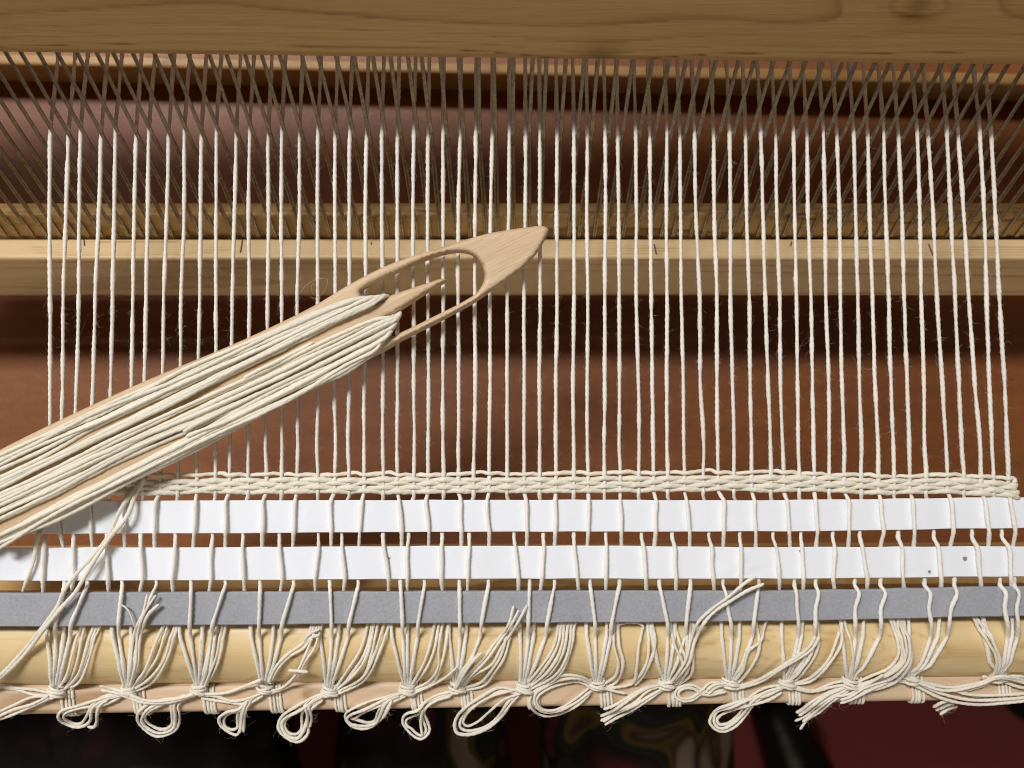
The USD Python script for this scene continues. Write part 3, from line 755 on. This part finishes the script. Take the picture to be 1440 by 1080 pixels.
# ------------------------------------------------------------------ the yarn's loose tail, coming from the band and running off to the left
tail = thing('yarn_tail', 'long loose doubled yarn slanting over both white strips and the grey card', 'yarn')
base = [(204, 672), (187, 695), (173, 722), (154, 754), (133, 782), (112, 810), (97, 832), (83, 854), (62, 882), (36, 915), (10, 943), (-25, 972)]
for k, (off, lf) in enumerate((((-2.5), 0.0022), (3.0, 0.0017))):
    pts = []
    for n, (x, y) in enumerate(base):
        sp = [0, 1, 2.0, 0.6, 0.9, 2.0, 2.4, 1.0, 0.6, 0.8, 0.6, 0.5][n]
        x2, y2 = x + off * sp, y + off * sp * 0.45
        if y < 890:
            pts.append(P(x2, y2, ZW + (0.0030 if 700 < y < 830 else 0.0030 if y >= 830 else 0.0015) + k * 0.0003))
        else:
            z = support(np.array([P(x2, y2, 0.092)[0]]), np.array([P(x2, y2, 0.092)[1]]))[0]
            pts.append(P(x2, y2, z + RW * 2 + 0.0009))
    q = catmull(pts, 0.0005)
    obj('strand', yarn(q, 0.00064, 810 + k, splined=True), 'tail_cotton', tail)
    fuzz(tail, q, 0.00064, 90, 820 + k)
obj('strand', yarn([P(56, 748, ZW + 0.0012), P(52, 762, ZW + 0.0014), P(47, 790, ZW + 0.0016), P(38, 815, ZW + 0.0010), P(32, 832, ZW - 0.0014)], 0.00060, 833), 'tail_cotton', tail)

# a stray hair caught above the shuttle
hair = UsdGeom.BasisCurves.Define(stage, '/World/stray_hair')
hp = np.array([(413, 437, 0.4), (418, 420, 1), (428, 404, 2), (445, 393, 2.5), (460, 393, 2), (457, 408, 1.5), (447, 417, 1.2), (438, 408, 1.5), (440, 399, 2), (446, 404, 2), (450, 412, 1.2), (444, 420, 0.8), (436, 417, 0.8)], float)
hq = catmull(np.array([P(x, y, ZW + 0.0011 + z * 0.0006) for x, y, z in hp]), 0.0006)
hair.CreateTypeAttr('linear'); hair.CreateCurveVertexCountsAttr([len(hq)])
hair.CreatePointsAttr(Vt.Vec3fArray.FromNumpy(hq.astype(np.float32))); hair.CreateWidthsAttr(Vt.FloatArray([0.00009] * len(hq))); hair.SetWidthsInterpolation('vertex')
UsdShade.MaterialBindingAPI.Apply(hair.GetPrim()).Bind(UsdShade.Material.Get(stage, LK + 'hair'))
tag(hair, 'fine brown curled hair lying on the warp above the shuttle', 'hair')

# ------------------------------------------------------------------ knots
KLABEL = ['leftmost knot on the stick, three strands trailing off to the left', 'knot below the frayed tuft that sticks up over the grey card on the left', 'knot with a round triple loop hanging at its left',
          'knot with a small hanging loop and a frayed end raised over the roller', 'knot with the lowest hanging round loop of the row', 'knot with a flat triangular loop hanging at its left',
          'knot with a small pointed loop and a tail fraying out on the card', 'knot with the longest slanting loop below the stick', 'knot with an open loop lying on the stick to its left',
          'knot with a blunt brush end below and a tail crossing the grey card', 'knot with its loop curled along the stick towards the left', 'knot with a thick single round loop hanging below the stick',
          'knot gathering a thick bundle of strands swept to the right, brush end below', 'second knot from the right, strands trailing along the stick to the right', 'rightmost knot with strands running off to the right']
# per knot: (pixels, strands, spread, lift, kind); spread shrinks towards the ends that sit in the knot
T = {
    0: [([(118, 884), (106, 925), (95, 955), (82, 974)], 2, 6, .0004, 's'), ([(136, 884), (122, 920), (108, 955), (92, 972)], 2, 6, .0004, 's'), ([(144, 886), (124, 925), (112, 958), (97, 968)], 1, 0, .0014, 's'),
        ([(76, 977), (50, 973), (22, 968), (-20, 962)], 2, 5, .0006, 's'), ([(70, 980), (45, 988), (20, 996), (-15, 1012)], 3, 5, .0014, 's'), ([(75, 981), (60, 986), (48, 988)], 1, 0, .0012, 's')],
    1: [([(176, 976), (150, 984), (110, 995), (86, 1002), (84, 1008), (95, 1016), (112, 1020), (122, 1012), (130, 995), (145, 983), (172, 977)], 2, 5, .0010, 'loop'),
        ([(150, 985), (139, 992), (136, 1005), (138, 1016), (130, 1022), (120, 1018)], 1, 0, .0016, 's'),
        ([(236, 884), (217, 920), (205, 945), (184, 972)], 2, 6, .0005, 's'), ([(248, 884), (232, 925), (213, 957), (186, 974)], 2, 6, .0010, 's'),
        ([(218, 839), (204, 862), (193, 895), (188, 935), (182, 968)], 3, 5, .0008, 'tuft'), ([(171, 849), (180, 858), (187, 872), (192, 890), (190, 930)], 1, 0, .0008, 'thin')],
    2: [([(276, 975), (252, 983), (228, 987), (205, 998), (200, 1010), (206, 1022), (224, 1030), (242, 1024), (249, 1008), (246, 990), (262, 979)], 3, 4.5, .0010, 'loop'),
        ([(274, 977), (240, 986), (205, 986), (165, 974), (136, 966)], 2, 4, .0022, 's'),
        ([(285, 884), (282, 920), (280, 955), (279, 970)], 1, 0, .0004, 's'), ([(304, 884), (296, 925), (288, 958), (281, 972)], 2, 6, .0005, 's'), ([(314, 884), (308, 915), (298, 945), (283, 973)], 2, 5, .0008, 's')],
    3: [([(368, 974), (345, 986), (326, 988), (300, 982), (276, 979)], 2, 5, .0012, 's'), ([(366, 956), (345, 966), (318, 973), (276, 976)], 1, 0, .0020, 's'),
        ([(366, 977), (350, 986), (338, 996), (318, 1004), (311, 1014), (318, 1025), (332, 1029), (338, 1020), (336, 1005), (342, 990), (362, 978)], 2, 5, .0010, 'loop'), ([(350, 986), (345, 1000), (339, 1018), (341, 1031)], 2, 4, .0016, 'tuft0'),
        ([(445, 884), (428, 904), (406, 922), (392, 940), (378, 964)], 2, 5, .0008, 's'), ([(451, 888), (440, 906), (426, 930), (418, 950), (398, 968), (376, 974)], 2, 5, .0016, 's'), ([(407, 941), (420, 944), (436, 944)], 1, 0, .0032, 's'), ([(430, 902), (438, 893), (449, 890)], 2, 6, .0014, 's')],
    4: [([(460, 976), (440, 986), (418, 997), (400, 1009), (396, 1022), (404, 1035), (418, 1038), (427, 1026), (429, 1006), (437, 990), (458, 979)], 3, 4.5, .0010, 'loop'),
        ([(432, 995), (436, 1008), (433, 1026)], 2, 4, .0018, 's'), ([(521, 884), (510, 915), (492, 945), (470, 970)], 2, 6, .0005, 's'), ([(530, 884), (521, 918), (505, 948), (473, 973)], 2, 6, .0009, 's'), ([(547, 884), (531, 918), (512, 955), (475, 974)], 2, 6, .0012, 's')],
    5: [([(570, 974), (545, 984), (512, 994), (489, 1008), (490, 1015), (510, 1021), (527, 1018), (535, 1002), (545, 988), (568, 977)], 3, 4.5, .0010, 'loop'), ([(552, 985), (542, 998), (536, 1012)], 1, 0, .002, 's'),
        ([(617, 884), (608, 907), (597, 936), (577, 968)], 2, 6, .0005, 's'), ([(628, 884), (622, 915), (617, 940), (606, 960), (575, 972)], 2, 5, .0009, 's')],
    6: [([(640, 973), (617, 979), (602, 988), (590, 1000), (573, 1008), (568, 1016), (577, 1029), (591, 1037), (600, 1028), (597, 1010), (594, 996), (610, 984), (636, 976)], 2, 5, .0010, 'loop'), ([(594, 1000), (592, 1018), (594, 1036)], 1, 0, .0018, 's'),
        ([(728, 857), (719, 880), (702, 907), (685, 928), (664, 949), (646, 966)], 3, 4.5, .0012, 'tuft'), ([(720, 890), (707, 924), (694, 945), (678, 962), (646, 972)], 2, 6, .0008, 's'), ([(580, 974), (610, 962), (626, 950), (642, 940)], 1, 0, .0016, 's'), ([(640, 968), (655, 938), (668, 925), (678, 919)], 2, 4, .0026, 's')],
    7: [([(733, 973), (703, 970), (680, 984), (656, 1000), (642, 1014), (645, 1027), (662, 1030), (684, 1024), (704, 1008), (716, 988), (731, 977)], 2, 6, .0010, 'loop'), ([(734, 976), (708, 983), (686, 1000), (668, 1016), (655, 1020), (652, 1010), (668, 994), (692, 978), (730, 972)], 1, 0, .0018, 'loop'),
        ([(790, 884), (780, 912), (762, 940), (741, 966)], 2, 6, .0005, 's'), ([(800, 884), (790, 915), (772, 945), (743, 969)], 2, 6, .0009, 's'), ([(809, 884), (800, 918), (782, 950), (745, 972)], 2, 6, .0012, 's')],
    8: [([(836, 966), (815, 957), (790, 956), (766, 966), (752, 978), (751, 992), (762, 1001), (782, 1001), (808, 988), (834, 970)], 3, 4.5, .0012, 'loop'),
        ([(867, 884), (866, 907), (873, 932), (871, 952), (858, 962), (843, 967)], 2, 5.5, .0006, 's'), ([(868, 890), (871, 880), (886, 876), (902, 879), (901, 903), (896, 940), (888, 960), (866, 966), (845, 968)], 1, 0, .0012, 's'), ([(911, 884), (917, 903), (914, 930), (903, 952), (885, 966)], 2, 5, .0008, 's'), ([(843, 968), (862, 972), (882, 976)], 1, 0, .002, 's')],
    9: [([(934, 965), (912, 974), (888, 988), (866, 1001), (846, 1011)], 5, 4.2, .0012, 'brush'), ([(1066, 819), (1048, 829), (1024, 842), (1002, 857), (986, 877), (974, 902), (966, 930), (945, 960)], 2, 5, .0016, 'tuft'),
        ([(944, 886), (952, 903), (964, 932), (958, 955), (940, 966)], 2, 5, .0008, 's'), ([(972, 884), (969, 915), (968, 945), (945, 966)], 3, 5, .0006, 's')],
    10: [([(1023, 963), (1002, 964), (986, 974), (970, 983), (956, 983), (951, 975), (958, 967), (974, 967), (992, 975), (1020, 971)], 2, 5, .0012, 'loop'), ([(1020, 962), (1003, 966), (992, 976)], 2, 5, .002, 's'),
         ([(1082, 880), (1070, 902), (1054, 917), (1043, 942), (1031, 962)], 1, 0, .0008, 's'), ([(1064, 884), (1067, 913), (1056, 942), (1034, 964)], 1, 0, .0006, 's'), ([(1033, 968), (1068, 956), (1100, 938), (1138, 912), (1150, 892)], 2, 4.5, .0016, 's')],
    11: [([(1105, 965), (1078, 972), (1058, 985), (1045, 1004), (1030, 1019), (1014, 1024), (1004, 1014), (1010, 1002), (1028, 995), (1050, 988), (1078, 979), (1102, 968)], 3, 4.5, .0012, 'loop'), ([(1111, 962), (1140, 955), (1166, 930), (1180, 905), (1183, 884)], 2, 5, .0010, 's'), ([(1112, 965), (1142, 972), (1172, 962), (1200, 958)], 2, 5, .0012, 's'), ([(1150, 884), (1146, 915), (1128, 945), (1110, 962)], 2, 5, .0006, 's')],
    12: [([(1194, 966), (1168, 980), (1146, 994), (1132, 1006), (1121, 1013)], 5, 4.2, .0012, 'brush'), ([(1256, 882), (1268, 902), (1268, 925), (1252, 944), (1226, 957), (1198, 965)], 3, 5.5, .0006, 's'), ([(1268, 882), (1278, 905), (1276, 930), (1258, 952), (1228, 964), (1200, 968)], 3, 5.5, .0016, 's'), ([(1186, 884), (1196, 915), (1200, 940), (1198, 960)], 1, 0, .0006, 's'),
         ([(1245, 955), (1215, 970), (1195, 980), (1175, 985)], 3, 5, .0022, 's')],
    13: [([(1286, 960), (1325, 974), (1368, 984), (1460, 979)], 3, 6, .0014, 's'), ([(1286, 957), (1330, 968), (1378, 962), (1405, 952), (1460, 962)], 2, 5, .0022, 's'), ([(1280, 958), (1262, 955), (1244, 960), (1222, 964)], 3, 5, .0012, 's'), ([(1342, 987), (1330, 992), (1317, 998)], 4, 4.2, .0006, 'brush')],
    14: [([(1369, 884), (1390, 900), (1402, 925), (1399, 948), (1382, 963), (1344, 970)], 2, 6, .0008, 's'), ([(1384, 884), (1398, 905), (1407, 928), (1400, 952)], 1, 0, .0010, 's'), ([(1408, 956), (1430, 958), (1470, 966)], 3, 5, .0012, 's'), ([(1400, 958), (1380, 950), (1384, 955)], 1, 0, .0016, 's')],
}
RT = 0.00044
for k, (kx, ky) in enumerate(KNOTS):
    kt = thing('tied_knot', KLABEL[k], 'knot', 'knots tying the warp to the stick')
    rng = np.random.default_rng(60 + k)
    X, Y, _ = P(kx, ky, 0.0885)
    zc = float(support(np.array([X]), np.array([Y]))[0]) + 0.0013
    # the hitch: turns of doubled yarn round the gathered strands
    core = []
    for c in range(3):
        a = np.linspace(0, 2 * np.pi * 1.12, 22)
        tilt = rng.uniform(-0.5, 0.5)
        yy = (c - 1) * 0.00095
        x_ = (0.0021 - 0.0002 * abs(c - 1)) * np.cos(a); z_ = (0.0016) * np.sin(a)
        core.append(yarn(np.stack([X + x_, Y + yy + x_ * tilt * 0.6 + 0.0002 * a, zc + z_], 1), RT, 1300 + 10 * k + c, ref=(0, 1, 0)))
    a = np.linspace(0, np.pi, 12)
    core.append(yarn(np.stack([X - 0.0024 * np.cos(a), Y + 0.0006 * np.cos(a) + rng.uniform(-0.0006, 0.0006), zc + 0.0019 * np.sin(a) + 0.0002], 1), RT, 1390 + k, ref=(0, 1, 0)))
    obj('hitch', join(core), 'tail_cotton', kt)
    # turns round the stick
    ys = float(stick_y(np.array([X]))[0])
    for w in range(4):
        ro = rounded(STW + 2 * RT * 0.85, STH + 2 * RT * 0.85, 0.0022 + RT * 0.85, step=0.0012, n=6)
        a = np.unwrap(np.arctan2(ro[:, 1], ro[:, 0])); o = np.argmin(np.abs((a - np.pi / 2 + np.pi) % (2 * np.pi) - np.pi))
        ro = np.vstack([np.roll(ro, -o, axis=0), ro[o:o + 1]])
        xw = X + (w * 4.9 + 5 + rng.normal() * 0.5) / F * 0.226
        yl = ys + ro[:, 0]; zl = STZ + ro[:, 1]
        xx = xw - (yl - ys) / STW * 0.0009
        obj('stick_turn', yarn(np.stack([xx, yl, zl], 1), RT, 1500 + 10 * k + w, ref=(1, 0, 0)), 'tail_cotton', kt)
    for n, (pts, cnt, spread, lift, kind) in enumerate(T[k]):
        pts = np.array(pts, float)
        d = np.gradient(pts, axis=0); d /= np.linalg.norm(d, axis=1, keepdims=True) + 1e-9
        nrm = np.stack([-d[:, 1], d[:, 0]], 1)
        dk = np.linalg.norm(pts - np.array([kx, ky]), axis=1)
        prof = np.clip(0.25 + dk / 34, 0, 1)
        if kind in ('tuft', 'brush'):
            far = np.argmax(dk)
            if kind == 'tuft':
                prof[far] = 1.7
        for c in range(cnt):
            o = (c - (cnt - 1) / 2) * spread
            jit = rng.normal(size=pts.shape) * (1.3 if kind != 'tuft' else 1.6)
            pp = pts + nrm * (o * prof)[:, None] + jit
            under = kind == 's' and pts[0, 1] < 893
            if under:
                pp[0, 1] = 862
            if kind in ('tuft', 'brush'):
                e = np.argmax(dk)
                pp[e] += d[e] * rng.uniform(-7, 6) + rng.normal(size=2) * 2.5
            rr = RT * (0.6 if kind == 'thin' else rng.uniform(0.9, 1.08))
            q3 = lay(pp, rr, lift + (c % 2) * 0.00035, over_card=not under)
            if under:
                q3[:, 2] = np.where(q3[:, 1] > -0.0705, np.minimum(q3[:, 2], ZW - 0.0011), q3[:, 2])
            q3 = catmull(q3[::3] if len(q3) > 9 else q3, 0.0005)
            obj('strand', yarn(q3, rr, 2000 + 97 * k + 11 * n + c, splined=True), 'tail_cotton', kt)
            if kind in ('loop', 'brush', 'tuft') or c == 0:
                fuzz(kt, q3, rr, 40, 5000 + 97 * k + 11 * n + c, 0.0012)

# ------------------------------------------------------------------ below: the weaver's lap, a shoe, a dark cloth
def blob(chains, edge, it=14):
    bones = []
    for ch in chains:
        for (p, r), (q, s) in zip(ch[:-1], ch[1:]):
            bones.append(mf.Manifold.batch_hull([mf.Manifold.sphere(r, 28).translate(p), mf.Manifold.sphere(s, 28).translate(q)]))
    m = mf.Manifold.batch_boolean(bones, mf.OpType.Add).refine_to_length(edge).to_mesh()
    t = trimesh.Trimesh(m.vert_properties[:, :3], m.tri_verts, process=True)
    trimesh.smoothing.filter_taubin(t, iterations=it)
    return t


hip = [([0.05, -0.66, -0.235], 0.115), ([-0.17, -0.66, -0.235], 0.115)]
legs = blob([hip,
             [([0.06, -0.66, -0.235], 0.115), ([0.095, -0.44, -0.23], 0.090), ([0.080, -0.20, -0.215], 0.066), ([0.08, -0.16, -0.40], 0.055), ([0.085, -0.17, -0.60], 0.042)],
             [([-0.17, -0.66, -0.235], 0.105), ([-0.20, -0.44, -0.22], 0.085), ([-0.23, -0.20, -0.205], 0.068), ([-0.235, -0.16, -0.40], 0.055), ([-0.235, -0.17, -0.60], 0.042)],
             [([-0.06, -0.60, -0.27], 0.08), ([-0.07, -0.30, -0.285], 0.07), ([-0.08, -0.17, -0.30], 0.05)],
             [([-0.22, -0.62, -0.26], 0.10), ([-0.36, -0.42, -0.27], 0.09), ([-0.38, -0.22, -0.29], 0.08)]], 0.012)
nv = legs.vertex_normals
fold = (meshkit.fbm(np.stack([legs.vertices[:, 0] * 30, legs.vertices[:, 1] * 7, legs.vertices[:, 2] * 14], 1), 3, 3) - 0.5) * 0.035
legs.vertices = legs.vertices + nv * fold[:, None]
tag(obj('person', legs, 'floral'), 'seated person, lap in dark flowered clothing, below the front of the loom', 'person')

c = P(1120, 1050, -0.62)
shoe = blob([[([c[0] + 0.03, c[1] - 0.14, -0.630], 0.036), ([c[0] + 0.01, c[1] - 0.04, -0.630], 0.040), ([c[0] - 0.02, c[1] + 0.035, -0.638], 0.030)],
             [([c[0] + 0.03, c[1] - 0.14, -0.630], 0.036), ([c[0] + 0.035, c[1] - 0.16, -0.56], 0.034)]], 0.008, 10)
shoe.vertices[:, 2] = np.maximum(shoe.vertices[:, 2], -0.669)
tag(obj('shoe', shoe, 'black_leather'), 'black shiny rounded shoe on the red carpet beside the lap', 'shoe')
c = P(1462, 985, -0.62)
cl = blob([[([c[0], c[1], -0.635], 0.032), ([c[0] + 0.12, c[1] + 0.02, -0.63], 0.04)], [([c[0] + 0.02, c[1] - 0.01, -0.64], 0.028), ([c[0] + 0.16, c[1] - 0.10, -0.64], 0.03)]], 0.01)
tag(obj('dark_bundle', cl, 'dark_cloth'), 'dark greenish bundle at the edge of the red carpet', 'bundle')
